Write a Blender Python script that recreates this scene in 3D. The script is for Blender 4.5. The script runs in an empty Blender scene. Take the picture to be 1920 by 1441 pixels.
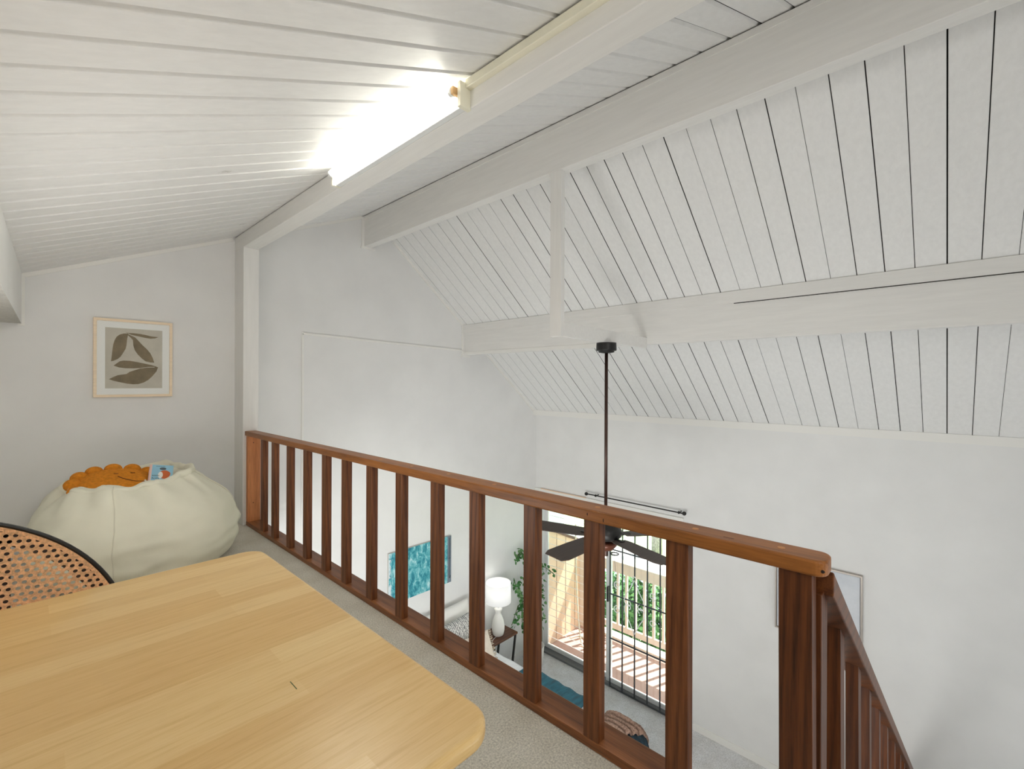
import bpy, bmesh, math, random
from mathutils import Vector, Matrix, noise
random.seed(7)
PI = math.pi
SC = bpy.context.scene
COL = SC.collection

# ------------------------------------------------------------------ colour / materials
def lin(c):
    return tuple(((v/255.0)/12.92 if v/255.0 <= .04045 else ((v/255.0+.055)/1.055)**2.4) for v in c) + (1.0,)

def newmat(name):
    m = bpy.data.materials.new(name); m.use_nodes = True
    nt = m.node_tree; b = nt.nodes['Principled BSDF']
    return m, nt, b

def N(nt, kind, **kw):
    n = nt.nodes.new(kind)
    for k, v in kw.items():
        setattr(n, k, v)
    return n

def coords(nt, scale=(1, 1, 1), rot=(0, 0, 0), loc=(0, 0, 0)):
    tc = N(nt, 'ShaderNodeTexCoord'); mp = N(nt, 'ShaderNodeMapping')
    mp.inputs['Scale'].default_value = scale; mp.inputs['Rotation'].default_value = rot
    mp.inputs['Location'].default_value = loc
    nt.links.new(tc.outputs['Object'], mp.inputs['Vector'])
    return mp.outputs['Vector']

def noise_tex(nt, vec, scale=1.0, detail=3.0, rough=.55, dist=0.0):
    n = N(nt, 'ShaderNodeTexNoise')
    n.inputs['Scale'].default_value = scale; n.inputs['Detail'].default_value = detail
    n.inputs['Roughness'].default_value = rough; n.inputs['Distortion'].default_value = dist
    if vec is not None: nt.links.new(vec, n.inputs['Vector'])
    return n.outputs['Fac']

def ramp(nt, fac, stops):
    r = N(nt, 'ShaderNodeValToRGB')
    els = r.color_ramp.elements
    while len(els) < len(stops): els.new(.5)
    for e, (p, c) in zip(els, stops):
        e.position = p; e.color = lin(c)
    nt.links.new(fac, r.inputs['Fac'])
    return r.outputs['Color']

def mixc(nt, fac, a, b, mode='MIX'):
    m = N(nt, 'ShaderNodeMix', data_type='RGBA', blend_type=mode)
    for sock, v in ((0, fac), (6, a), (7, b)):
        if hasattr(v, 'links') or hasattr(v, 'is_linked'): nt.links.new(v, m.inputs[sock])
        else: m.inputs[sock].default_value = v
    return m.outputs[2]

def bump(nt, b, h, strength=.3, dist=.002):
    bp = N(nt, 'ShaderNodeBump'); bp.inputs['Strength'].default_value = strength
    bp.inputs['Distance'].default_value = dist
    nt.links.new(h, bp.inputs['Height']); nt.links.new(bp.outputs['Normal'], b.inputs['Normal'])

def plain(name, c, rough=.5, metal=0.0, var=0.0, vscale=6.0, bscale=0, bstr=.2, bdist=.002, stretch=(1, 1, 1), spec=.5):
    m, nt, b = newmat(name)
    b.inputs['Roughness'].default_value = rough; b.inputs['Metallic'].default_value = metal
    b.inputs['Specular IOR Level'].default_value = spec
    b.inputs['Base Color'].default_value = lin(c)
    if var:
        f = noise_tex(nt, coords(nt, stretch), vscale, 4)
        lo = tuple(max(0, v*(1-var)) for v in c); hi = tuple(min(255, v*(1+var)) for v in c)
        nt.links.new(ramp(nt, f, [(.3, lo), (.7, hi)]), b.inputs['Base Color'])
    if bscale:
        bump(nt, b, noise_tex(nt, coords(nt, stretch), bscale, 3), bstr, bdist)
    return m

def painted_wood(name, c, axis):
    """white paint over boards: faint saw marks, knots and grain running along one axis"""
    m, nt, b = newmat(name)
    st = [9, 9, 9]; st[axis] = .8
    g = noise_tex(nt, coords(nt, tuple(st)), 4.0, 5, .6, .3)
    col = ramp(nt, g, [(.25, tuple(v*.975 for v in c)), (.7, tuple(min(255, v*1.01) for v in c))])
    vo = N(nt, 'ShaderNodeTexVoronoi'); vo.inputs['Scale'].default_value = 1.7
    st2 = [1, 1, 1]; st2[axis] = .55
    nt.links.new(coords(nt, tuple(st2)), vo.inputs['Vector'])
    nz = noise_tex(nt, coords(nt, (1, 1, 1)), 120, 3)
    ad = N(nt, 'ShaderNodeMath', operation='MULTIPLY_ADD'); ad.inputs[1].default_value = .09
    nt.links.new(nz, ad.inputs[0]); nt.links.new(vo.outputs['Distance'], ad.inputs[2])
    kn = ramp(nt, ad.outputs[0], [(.052, (205, 203, 198)), (.085, (255, 255, 255))])
    nt.links.new(mixc(nt, 1.0, col, kn, 'MULTIPLY'), b.inputs['Base Color'])
    b.inputs['Roughness'].default_value = .48
    bump(nt, b, noise_tex(nt, coords(nt, tuple(st)), 22, 4), .14, .0012)
    return m

def stained(name, dark, mid, light, axis, rough=.42, rings=14.0):
    """stained fir: growth rings cut lengthwise"""
    m, nt, b = newmat(name)
    st = [1, 1, 1]; st[axis] = .045
    v = coords(nt, tuple(st), loc=(.37, .81, .13))
    w = N(nt, 'ShaderNodeTexWave', wave_type='BANDS', bands_direction='DIAGONAL')
    w.inputs['Scale'].default_value = rings; w.inputs['Distortion'].default_value = 2.4
    w.inputs['Detail'].default_value = 2.0; w.inputs['Detail Scale'].default_value = 1.6
    nt.links.new(v, w.inputs['Vector'])
    fine = noise_tex(nt, v, 190, 4, .6)
    big = noise_tex(nt, coords(nt, (1, 1, 1)), 2.3, 2)
    c1 = ramp(nt, w.outputs['Fac'], [(.05, dark), (.35, mid), (.9, light)])
    c2 = ramp(nt, fine, [(.3, tuple(v*.80 for v in mid)), (.62, tuple(min(255, v*1.06) for v in light))])
    c = mixc(nt, .55, c1, c2)
    sh = ramp(nt, big, [(.3, (225, 222, 218)), (.7, (255, 255, 255))])
    nt.links.new(mixc(nt, 1.0, c, sh, 'MULTIPLY'), b.inputs['Base Color'])
    b.inputs['Roughness'].default_value = rough; b.inputs['Specular IOR Level'].default_value = .35
    bump(nt, b, fine, .15, .001)
    return m

def emit(name, c, s):
    m, nt, b = newmat(name)
    b.inputs['Base Color'].default_value = lin((240, 240, 236))
    b.inputs['Emission Color'].default_value = lin(c); b.inputs['Emission Strength'].default_value = s
    return m

def glass_mat(name):
    m = bpy.data.materials.new(name); m.use_nodes = True; nt = m.node_tree
    for n in list(nt.nodes): nt.nodes.remove(n)
    out = N(nt, 'ShaderNodeOutputMaterial'); tr = N(nt, 'ShaderNodeBsdfTransparent'); gl = N(nt, 'ShaderNodeBsdfGlossy')
    tr.inputs['Color'].default_value = (.93, .96, .95, 1); gl.inputs['Roughness'].default_value = .02
    fr = N(nt, 'ShaderNodeFresnel'); fr.inputs['IOR'].default_value = 1.35
    mx = N(nt, 'ShaderNodeMixShader')
    nt.links.new(fr.outputs[0], mx.inputs[0]); nt.links.new(tr.outputs[0], mx.inputs[1]); nt.links.new(gl.outputs[0], mx.inputs[2])
    nt.links.new(mx.outputs[0], out.inputs['Surface'])
    return m

def carpet(name, c):
    m, nt, b = newmat(name)
    f = noise_tex(nt, coords(nt), 150, 4, .75)
    f2 = noise_tex(nt, coords(nt), 5, 3)
    c1 = ramp(nt, f, [(.32, tuple(v*.80 for v in c)), (.62, tuple(min(255, v*1.08) for v in c))])
    c2 = ramp(nt, f2, [(.3, (238, 236, 232)), (.7, (255, 255, 255))])
    nt.links.new(mixc(nt, 1.0, c1, c2, 'MULTIPLY'), b.inputs['Base Color'])
    b.inputs['Roughness'].default_value = 1.0; b.inputs['Specular IOR Level'].default_value = .1
    bump(nt, b, f, .8, .006)
    return m

def table_wood():
    m, nt, b = newmat('rubberwood_staves')
    br = N(nt, 'ShaderNodeTexBrick'); br.offset = .37; br.offset_frequency = 2; br.squash = 1.0
    br.inputs['Color1'].default_value = lin((218, 183, 124)); br.inputs['Color2'].default_value = lin((232, 204, 150))
    br.inputs['Mortar'].default_value = lin((208, 168, 105)); br.inputs['Mortar Size'].default_value = .0
    br.inputs['Scale'].default_value = 1.0; br.inputs['Brick Width'].default_value = .46; br.inputs['Row Height'].default_value = .062
    br.inputs['Bias'].default_value = -.15
    nt.links.new(coords(nt, loc=(.21, .013, 0)), br.inputs['Vector'])
    g = noise_tex(nt, coords(nt, (2.2, 42, 42)), 3.0, 5, .62, .5)
    gr = ramp(nt, g, [(.25, (236, 226, 208)), (.5, (251, 248, 242)), (.75, (255, 255, 255))])
    g2 = noise_tex(nt, coords(nt, (9, 220, 220)), 2.0, 3, .6)
    gr2 = ramp(nt, g2, [(.3, (246, 241, 231)), (.6, (255, 255, 255))])
    c = mixc(nt, 1.0, br.outputs['Color'], gr, 'MULTIPLY')
    nt.links.new(mixc(nt, .7, c, gr2, 'MULTIPLY'), b.inputs['Base Color'])
    b.inputs['Roughness'].default_value = .29
    bump(nt, b, g2, .04, .0005)
    return m

def ocean_mat():
    m, nt, b = newmat('ocean_print')
    f = noise_tex(nt, coords(nt, (5.5, 1, 3.0), rot=(0, .3, 0)), 3.2, 9, .74, .6)
    c = ramp(nt, f, [(.30, (18, 92, 116)), (.44, (40, 136, 152)), (.52, (92, 176, 186)), (.60, (150, 205, 210)), (.70, (228, 240, 240))])
    # white surf towards the lower left corner
    tc = N(nt, 'ShaderNodeTexCoord'); sx = N(nt, 'ShaderNodeSeparateXYZ'); nt.links.new(tc.outputs['Object'], sx.inputs[0])
    f2 = noise_tex(nt, coords(nt, (1, 1, .6)), 11, 7, .75, .5)
    ad = N(nt, 'ShaderNodeMath', operation='MULTIPLY_ADD'); ad.inputs[1].default_value = 1.9
    nt.links.new(sx.outputs['X'], ad.inputs[0]); nt.links.new(f2, ad.inputs[2])
    surf = ramp(nt, ad.outputs[0], [(.50, (235, 235, 235)), (.58, (0, 0, 0))])
    nt.links.new(mixc(nt, surf, c, lin((226, 232, 236))), b.inputs['Base Color'])
    b.inputs['Roughness'].default_value = .7
    return m

def stripes_mat(name, c1, c2, axis, scale, dist=2.0):
    m, nt, b = newmat(name)
    w = N(nt, 'ShaderNodeTexWave', wave_type='BANDS', bands_direction=axis)
    w.inputs['Scale'].default_value = scale; w.inputs['Distortion'].default_value = dist; w.inputs['Detail'].default_value = 3
    w.inputs['Detail Scale'].default_value = 3.0
    nt.links.new(coords(nt), w.inputs['Vector'])
    nt.links.new(ramp(nt, w.outputs['Fac'], [(.45, c1), (.6, c2)]), b.inputs['Base Color'])
    b.inputs['Roughness'].default_value = .9
    return m

def speckle(name, stops, scale, rough=.9, bstr=.5, stretch=(1, 1, 1)):
    m, nt, b = newmat(name)
    f = noise_tex(nt, coords(nt, stretch), scale, 5, .65)
    nt.links.new(ramp(nt, f, stops), b.inputs['Base Color']); b.inputs['Roughness'].default_value = rough
    bump(nt, b, f, bstr, .02)
    return m

M = {}
WHITE = (226, 224, 219)
M['wall'] = plain('wall_paint', (225, 225, 224), .75, var=.012, vscale=3, bscale=150, bstr=.16, bdist=.002)
M['plank_y'] = painted_wood('painted_ceiling_boards', (229, 229, 228), 0)
M['beam'] = painted_wood('painted_beam', (226, 225, 222), 1)
M['post'] = painted_wood('painted_post', (226, 225, 222), 2)
M['trim'] = plain('white_trim', (230, 229, 225), .45, bscale=40, bstr=.05)
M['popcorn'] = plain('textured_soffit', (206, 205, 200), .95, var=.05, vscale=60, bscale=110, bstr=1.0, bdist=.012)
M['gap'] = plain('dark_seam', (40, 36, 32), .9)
M['carpet_up'] = carpet('loft_carpet', (218, 215, 204))
M['carpet_dn'] = carpet('bedroom_carpet', (230, 231, 233))
M['rail_h'] = stained('stained_rail', (122, 72, 30), (144, 88, 38), (160, 101, 48), 1, .40, 9)
M['rail_v'] = stained('stained_baluster', (52, 24, 7), (80, 41, 15), (104, 57, 25), 2, .45, 22)
M['rail_bal'] = stained('stained_square_baluster', (70, 36, 15), (104, 58, 27), (130, 78, 42), 2, .45, 22)
M['rail_flat'] = stained('stained_bottom_rail', (106, 64, 36), (136, 84, 48), (152, 97, 58), 1, .42, 12)
M['rail_wallpost'] = stained('stained_wall_post', (182, 112, 66), (202, 128, 78), (210, 138, 86), 2, .5, 7)
M['rail_x'] = stained('stained_handrail', (66, 32, 12), (94, 51, 22), (118, 68, 34), 0, .4, 14)
M['plug'] = plain('pale_wood_plug', (190, 132, 78), .5)
M['hole'] = plain('screw_hole', (38, 24, 16), .8)
M['table'] = table_wood()
M['cane'] = plain('woven_cane', (228, 178, 134), .5, var=.14, vscale=160, bscale=420, bstr=.7, bdist=.002)
M['black'] = plain('black_metal', (30, 29, 28), .42, spec=.4)
M['chairwood'] = plain('dark_chair_wood', (40, 28, 20), .5, var=.1)
M['bag'] = plain('cream_cotton', (226, 224, 206), .8, var=.015, vscale=5, bscale=300, bstr=.12)
M['bagseam'] = plain('cream_piping', (214, 211, 194), .85)
M['sun'] = plain('orange_plush', (212, 134, 44), 1.0, var=.08, vscale=60, bscale=260, bstr=.8, bdist=.004, spec=.1)
M['stitch'] = plain('brown_stitching', (112, 62, 20), .9)
M['whitebtn'] = plain('white_thread', (238, 232, 220), .8)
M['book_cover'] = plain('light_blue_cover', (150, 199, 222), .4)
M['pink'] = plain('pale_pink_spine', (232, 196, 188), .5)
M['paper'] = plain('book_pages', (236, 230, 216), .8)
M['bookorange'] = plain('russet_ink', (196, 96, 44), .5)
M['bookgrey'] = plain('grey_ink', (86, 96, 102), .5)
M['bookwhite'] = plain('white_ink', (240, 238, 232), .5)
M['frame'] = plain('pale_ash_frame', (236, 216, 188), .5, var=.03, vscale=12, stretch=(1, 1, 8))
M['mat'] = plain('white_mat_board', (232, 234, 232), .8)
M['print'] = plain('greige_print', (190, 186, 174), .75, var=.035, vscale=9)
M['leafprint'] = plain('olive_grey_ink', (124, 112, 90), .75, var=.08, vscale=14)
M['tube'] = emit('lit_fluorescent_tube', (255, 251, 236), 42.0)
M['cream_metal'] = plain('yellowed_enamel', (228, 225, 206), .4, var=.02)
M['socket'] = plain('tan_bakelite', (188, 150, 100), .5)
M['fan_wood'] = plain('dark_walnut_blade', (58, 44, 36), .5, var=.14, vscale=9, stretch=(1, 8, 8))
M['bronze'] = plain('oil_rubbed_bronze', (62, 42, 34), .4, .4)
M['amber'] = plain('brown_bowl', (96, 52, 34), .35, .2)
M['glass'] = glass_mat('clear_glass')
M['alu'] = plain('white_aluminium', (224, 226, 226), .35, .1)
M['grey_alu'] = plain('grey_track', (120, 122, 124), .4, .4)
M['iron'] = plain('dark_iron', (62, 65, 70), .5, .3)
M['white_iron'] = plain('white_iron', (245, 246, 248), .5)
M['ocean'] = ocean_mat()
M['slate'] = plain('slate_grey_print', (112, 124, 136), .7, var=.05)
M['canvas_edge'] = plain('canvas_edge', (200, 200, 196), .8)
M['ink'] = plain('dark_ink', (38, 44, 50), .6)
M['cloudy'] = speckle('misty_canvas', [(.3, (196, 202, 210)), (.5, (210, 214, 220)), (.7, (222, 226, 230))], 2.2, .7, .02)
M['silver'] = plain('champagne_frame', (176, 168, 160), .35, .3)
M['pil_white'] = plain('white_pillowcase', (232, 230, 226), .9, bscale=30, bstr=.1)
M['pil_grey'] = stripes_mat('grey_striped_cloth', (222, 220, 216), (118, 116, 118), 'X', 13, 6)
M['pil_cream'] = plain('cream_woven_cloth', (226, 212, 198), .95, var=.03, vscale=30, bscale=120, bstr=.4)
M['fringe'] = plain('fringe_yarn', (196, 180, 160), .95)
M['duvet'] = speckle('white_duvet_with_grey_sprigs', [(.30, (196, 200, 206)), (.42, (232, 233, 236)), (1, (240, 241, 243))], 14, .95, .25, (1, 3, 1))
M['bedbase'] = plain('grey_bed_base', (170, 170, 170), .9)
M['teal'] = plain('teal_velvet', (36, 90, 106), .8, var=.2, vscale=7, bscale=16, bstr=.4, bdist=.01, stretch=(1, 3, 1))
M['navy'] = stripes_mat('slate_blue_velvet', (44, 66, 78), (30, 48, 58), 'X', 5.5, 3)
M['knit'] = speckle('brown_chunky_knit', [(.3, (134, 104, 90)), (.6, (184, 152, 134)), (.8, (204, 176, 158))], 60, 1.0, 1.0)
M['walnut'] = stained('walnut_top', (58, 34, 24), (88, 54, 38), (112, 72, 52), 0, .4, 12)
M['ceramic'] = plain('white_ceramic', (234, 233, 228), .35)
M['shade'] = emit('lit_lamp_shade', (255, 255, 255), .35)
M['shade'].node_tree.nodes['Principled BSDF'].inputs['Base Color'].default_value = lin((240, 240, 238))
M['bulb'] = emit('lit_bulb', (255, 250, 240), 14.0)
M['leaf'] = speckle('ivy_leaves', [(.3, (34, 82, 38)), (.5, (58, 116, 52)), (.7, (128, 160, 112))], 9, .5, .1)
M['stem'] = plain('green_stem', (84, 92, 52), .8)
M['pot'] = plain('white_pot', (222, 220, 214), .5)
M['beige'] = plain('beige_siding', (226, 196, 168), .85, var=.03, vscale=4)
M['brown_cap'] = plain('brown_cap', (104, 76, 64), .8, var=.15, vscale=20)
M['greywall'] = plain('grey_siding', (186, 190, 190), .85)
M['deck'] = speckle('red_brown_deck', [(.3, (184, 148, 138)), (.7, (204, 168, 158))], 40, .9, .1, (1, 6, 1))
M['balcony'] = plain('beige_painted_rail', (234, 220, 206), .7, var=.02)
M['hose'] = plain('pale_cord', (232, 222, 200), .7)
M['lawn'] = speckle('sunny_lawn', [(.3, (172, 196, 130)), (.7, (206, 222, 172))], 3, 1, .3)
M['road'] = plain('asphalt', (150, 152, 166), .95, var=.04)
M['pave'] = plain('pale_pavement', (214, 208, 200), .95)
M['bush'] = speckle('shrub_leaves', [(.3, (46, 84, 44)), (.55, (84, 128, 70)), (.8, (150, 184, 120))], 5, .8, .3)
M['bark'] = speckle('grey_bark', [(.3, (96, 92, 88)), (.6, (170, 164, 158))], 14, 1, .6, (3, 3, 1))
M['treeleaf'] = speckle('tree_leaves', [(.3, (70, 110, 50)), (.6, (120, 160, 80))], 4, .8, .3)

# ------------------------------------------------------------------ geometry helpers
ORG = {}
class MB:
    def __init__(s): s.bm = bmesh.new(); s.mi = 0
    def face(s, vs):
        try:
            f = s.bm.faces.new(vs); f.material_index = s.mi; return f
        except ValueError: return None
    def box(s, x0, x1, y0, y1, z0, z1):
        v = [s.bm.verts.new(p) for p in ((x0,y0,z0),(x1,y0,z0),(x1,y1,z0),(x0,y1,z0),(x0,y0,z1),(x1,y0,z1),(x1,y1,z1),(x0,y1,z1))]
        for q in ((0,3,2,1),(4,5,6,7),(0,1,5,4),(1,2,6,5),(2,3,7,6),(3,0,4,7)): s.face([v[i] for i in q])
        return s
    def hexa(s, pts):
        v = [s.bm.verts.new(p) for p in pts]
        for q in ((0,3,2,1),(4,5,6,7),(0,1,5,4),(1,2,6,5),(2,3,7,6),(3,0,4,7)): s.face([v[i] for i in q])
        return s
    def bar(s, p0, p1, w, h, up=(0,0,1)):
        p0, p1 = Vector(p0), Vector(p1); d = (p1-p0).normalized(); u = Vector(up)
        side = d.cross(u).normalized(); u = side.cross(d).normalized()
        pts = []
        for p in (p0, p1):
            pts += [p-side*w/2-u*h/2, p+side*w/2-u*h/2, p+side*w/2+u*h/2, p-side*w/2+u*h/2]
        return s.hexa(pts)
    def tube(s, pts, r, seg=8, cap=True, closed=False):
        pts = [Vector(p) for p in pts]; n = len(pts); rings = []
        ref = None
        for i, p in enumerate(pts):
            a = pts[(i-1) % n] if (closed or i > 0) else p
            b = pts[(i+1) % n] if (closed or i < n-1) else p
            d = (b-a).normalized()
            if ref is None:
                ref = d.orthogonal().normalized()
            ref = (ref - d*ref.dot(d))
            if ref.length < 1e-5: ref = d.orthogonal()
            ref.normalize(); c = d.cross(ref)
            rr = r[i] if isinstance(r, (list, tuple)) else r
            rings.append([s.bm.verts.new(p + (ref*math.cos(2*PI*k/seg)+c*math.sin(2*PI*k/seg))*rr) for k in range(seg)])
        m = n if closed else n-1
        for i in range(m):
            A, B = rings[i], rings[(i+1) % n]
            for k in range(seg): s.face([A[k], A[(k+1) % seg], B[(k+1) % seg], B[k]])
        if cap and not closed:
            s.face(list(reversed(rings[0]))); s.face(rings[-1])
        return s
    def lathe(s, prof, c=(0,0,0), seg=32, closed_ends=True):
        c = Vector(c); rings = []
        for r, z in prof:
            rings.append([s.bm.verts.new(c+Vector((r*math.cos(2*PI*k/seg), r*math.sin(2*PI*k/seg), z))) for k in range(seg)])
        for A, B in zip(rings, rings[1:]):
            for k in range(seg): s.face([A[k], A[(k+1) % seg], B[(k+1) % seg], B[k]])
        if closed_ends:
            s.face(list(reversed(rings[0]))); s.face(rings[-1])
        return s
    def prism(s, poly, fn, h0, h1):
        """poly of 2-D points; fn(a, b, h) -> 3-D point"""
        A = [s.bm.verts.new(fn(a, b, h0)) for a, b in poly]; B = [s.bm.verts.new(fn(a, b, h1)) for a, b in poly]
        s.face(list(reversed(A))); s.face(B); n = len(poly)
        for i in range(n): s.face([A[i], A[(i+1) % n], B[(i+1) % n], B[i]])
        return s
    def grid(s, fn, nu, nv, close_u=False):
        V = [[s.bm.verts.new(fn(i/(nu if close_u else nu-1), j/(nv-1))) for j in range(nv)] for i in range(nu)]
        for i in range(nu if close_u else nu-1):
            for j in range(nv-1):
                s.face([V[i][j], V[(i+1) % nu][j], V[(i+1) % nu][j+1], V[i][j+1]])
        return V
    def ball(s, c, r, sx=1, sy=1, sz=1, seg=16):
        res = bmesh.ops.create_uvsphere(s.bm, u_segments=seg, v_segments=max(6, seg*2//3), radius=r)
        for v in res['verts']: v.co = Vector((v.co.x*sx, v.co.y*sy, v.co.z*sz)) + Vector(c)
        for f in set(f for v in res['verts'] for f in v.link_faces): f.material_index = s.mi
        return s
    def build(s, name, mats, parent=None, bevel=0, seg=2, smooth=False, weld=False, solid=0):
        me = bpy.data.meshes.new(name)
        if weld: bmesh.ops.remove_doubles(s.bm, verts=s.bm.verts, dist=1e-5)
        bmesh.ops.recalc_face_normals(s.bm, faces=s.bm.faces)
        if parent is not None:
            o_ = ORG[parent.name]; bmesh.ops.translate(s.bm, verts=s.bm.verts, vec=-o_)
        s.bm.to_mesh(me); s.bm.free()
        o = bpy.data.objects.new(name, me); COL.objects.link(o)
        for m in (mats if isinstance(mats, (list, tuple)) else [mats]): me.materials.append(m)
        if parent is not None:
            o.parent = parent; ORG[o.name] = ORG[parent.name]
        else: ORG[o.name] = Vector((0, 0, 0))
        if solid:
            md = o.modifiers.new('s', 'SOLIDIFY'); md.thickness = solid; md.offset = 0
        if bevel:
            md = o.modifiers.new('b', 'BEVEL'); md.width = bevel; md.segments = seg; md.limit_method = 'ANGLE'; md.angle_limit = .7
        if smooth:
            for p in me.polygons: p.use_smooth = True
        return o

def tag(o, label, cat, group=None, kind=None):
    if label: o['label'] = label
    if cat: o['category'] = cat
    if group: o['group'] = group
    if kind: o['kind'] = kind
    return o
def struct(o, label=None):
    o['kind'] = 'structure'
    if label: o['label'] = label
    return o
def thing(name, label, cat, loc, group=None):
    e = bpy.data.objects.new(name, None); COL.objects.link(e); e.location = loc; e.empty_display_size = .05
    ORG[e.name] = Vector(loc)
    return tag(e, label, cat, group)
def smoothpath(pts, n=8):
    pts = [Vector(p) for p in pts]; out = []
    P = [pts[0]] + pts + [pts[-1]]
    for i in range(1, len(P)-2):
        a, b, c, d = P[i-1], P[i], P[i+1], P[i+2]
        for k in range(n):
            t = k/n
            out.append(.5*((2*b)+(c-a)*t+(2*a-5*b+4*c-d)*t*t+(3*b-a-3*c+d)*t**3))
    out.append(pts[-1]); return out
def interp(ctrl, t):
    n = len(ctrl)-1; x = min(max(t, 0), .99999)*n; i = int(x); f = x-i
    P = lambda k: ctrl[min(max(k, 0), n)]
    r = []
    for a, b, c, d in zip(P(i-1), P(i), P(i+1), P(i+2)):
        r.append(.5*(2*b+(c-a)*f+(2*a-5*b+4*c-d)*f*f+(3*b-a-3*c+d)*f**3))
    return r

# ------------------------------------------------------------------ measured frame of the house
W = 4.571       # gable wall plane (y)
XW = 5.37       # eave wall plane (x)
ZF = -2.81      # bedroom floor
YB = -2.6       # open end of the house, behind the camera
RL = lambda x: 1.951+.4205*x           # lower roof slope, over the loft
RR = lambda x: .76+.822*(XW-x)         # steep roof slope, over the bedroom
XR = 2.594                             # ridge

# walls
gable = [(-1.8, ZF-.1), (XW+.13, ZF-.1), (XW+.13, RR(XW+.13)+.05), (XR, RL(XR)+.05), (-1.8, RL(-1.8)+.05)]
struct(MB().prism(gable, lambda a, b, h: (a, h, b), W, W+.13).build('wall_gable', M['wall']), 'white gable wall with the ridge beam and a thin panel moulding')
DY0, DY1, DZ = 2.36, 4.49, -.46
eave = [(YB, ZF-.1), (DY0, ZF-.1), (DY0, DZ), (DY1, DZ), (DY1, ZF-.1), (W, ZF-.1), (W, RR(XW)+.02), (YB, RR(XW)+.02)]
struct(MB().prism(eave, lambda a, b, h: (h, a, b), XW, XW+.13).build('wall_eave', M['wall']), 'long white eave wall with the sliding door')
struct(MB().box(-1.8, -1.68, YB, W, -.25, 1.3).build('wall_loft', M['wall']), 'low loft wall under the soffit')
struct(MB().prism([(-1.8, .0), (1.2, .0), (1.25, ZF), (XW+.13, ZF), (XW+.13, RR(XW+.13)), (XR, RL(XR)), (-1.8, RL(-1.8))], lambda a, b, h: (a, h, b), YB-.1, YB).build('wall_back', M['wall']), 'upper wall behind the camera')
struct(MB().box(-.15, 0, YB, W, ZF, -.25).build('wall_bedroom', M['wall']), 'bedroom wall below the loft')

# ceilings: one continuous board profile per slope with real grooves between the boards
def slope(fn_xz, x0, x1, pitch, phase, gap, cham, depth, name, label):
    prof = []
    k0 = int(math.floor((YB-phase)/pitch))+1; k1 = int(math.floor((W-phase)/pitch))
    prof.append((YB, 0))
    rr = random.Random(3)
    for k in range(k0, k1+1):
        y = phase+k*pitch; g = gap[0]+(gap[1]-gap[0])*rr.random()**2; c = cham
        if y-g/2-c < YB+.01 or y+g/2+c > W-.004: continue
        prof += [(y-g/2-c, 0), (y-g/2, c*.9), (y-g/2, depth), (y+g/2, depth), (y+g/2, c*.9), (y+g/2+c, 0)]
    prof.append((W, 0)); prof += [(W, .11), (YB, .11)]
    dx, dz = x1-x0, fn_xz(x1)-fn_xz(x0); L = math.hypot(dx, dz); nx, nz = -dz/L, dx/L
    def pt(a, b, h): return (x0+dx*h+nx*b, a, fn_xz(x0)+dz*h+nz*b)
    mb = MB().prism(prof, pt, 0, 1); mb.bm.faces.ensure_lookup_table(); npf = len(prof)
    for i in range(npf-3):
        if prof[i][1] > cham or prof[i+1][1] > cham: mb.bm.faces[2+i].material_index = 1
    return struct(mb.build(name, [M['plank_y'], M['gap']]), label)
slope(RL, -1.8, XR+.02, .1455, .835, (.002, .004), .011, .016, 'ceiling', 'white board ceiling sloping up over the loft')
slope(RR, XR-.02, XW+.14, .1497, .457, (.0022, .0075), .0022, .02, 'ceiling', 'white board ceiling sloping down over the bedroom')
struct(MB().box(XW-.06, XW+.13, YB, W, RR(XW)-.03, RR(XW)+.045).build('trim_eave', M['trim']))
# soffit along the low side of the loft
sof = [(-.012, W), (-1.7, W), (-1.7, YB), (-.23, YB)]
so = MB(); zs = 1.607
A = [so.bm.verts.new((x, y, zs)) for x, y in sof]; B = [so.bm.verts.new((x, y, RL(x)-.001)) for x, y in sof]
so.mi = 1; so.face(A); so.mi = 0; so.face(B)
for i in range(4): so.face([A[i], A[(i+1) % 4], B[(i+1) % 4], B[i]])
struct(so.build('wall_soffit', [M['wall'], M['popcorn']]), 'white soffit with rough textured underside')
struct(MB().box(-.03, .003, W-.012, W+.001, zs-.015, RL(0)-.002).build('trim_1', M['trim']))
# floors
struct(MB().box(-1.8, 1.31, YB, W, -.26, 0).box(1.30, 1.42, .2, W, -.26, -.001).build('floor', M['carpet_up']), 'cream carpeted loft floor')
struct(MB().box(-.2, XW, YB, W, ZF-.1, ZF).build('floor', M['carpet_dn']), 'pale carpeted bedroom floor below the loft')
struct(MB().box(XW-.014, XW, YB, DY0-.07, ZF, ZF+.075).build('baseboard_eave', M['trim']))
struct(MB().box(.0, XW-.02, W-.014, W, ZF, ZF+.075).build('baseboard_gable', M['trim']))
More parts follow.
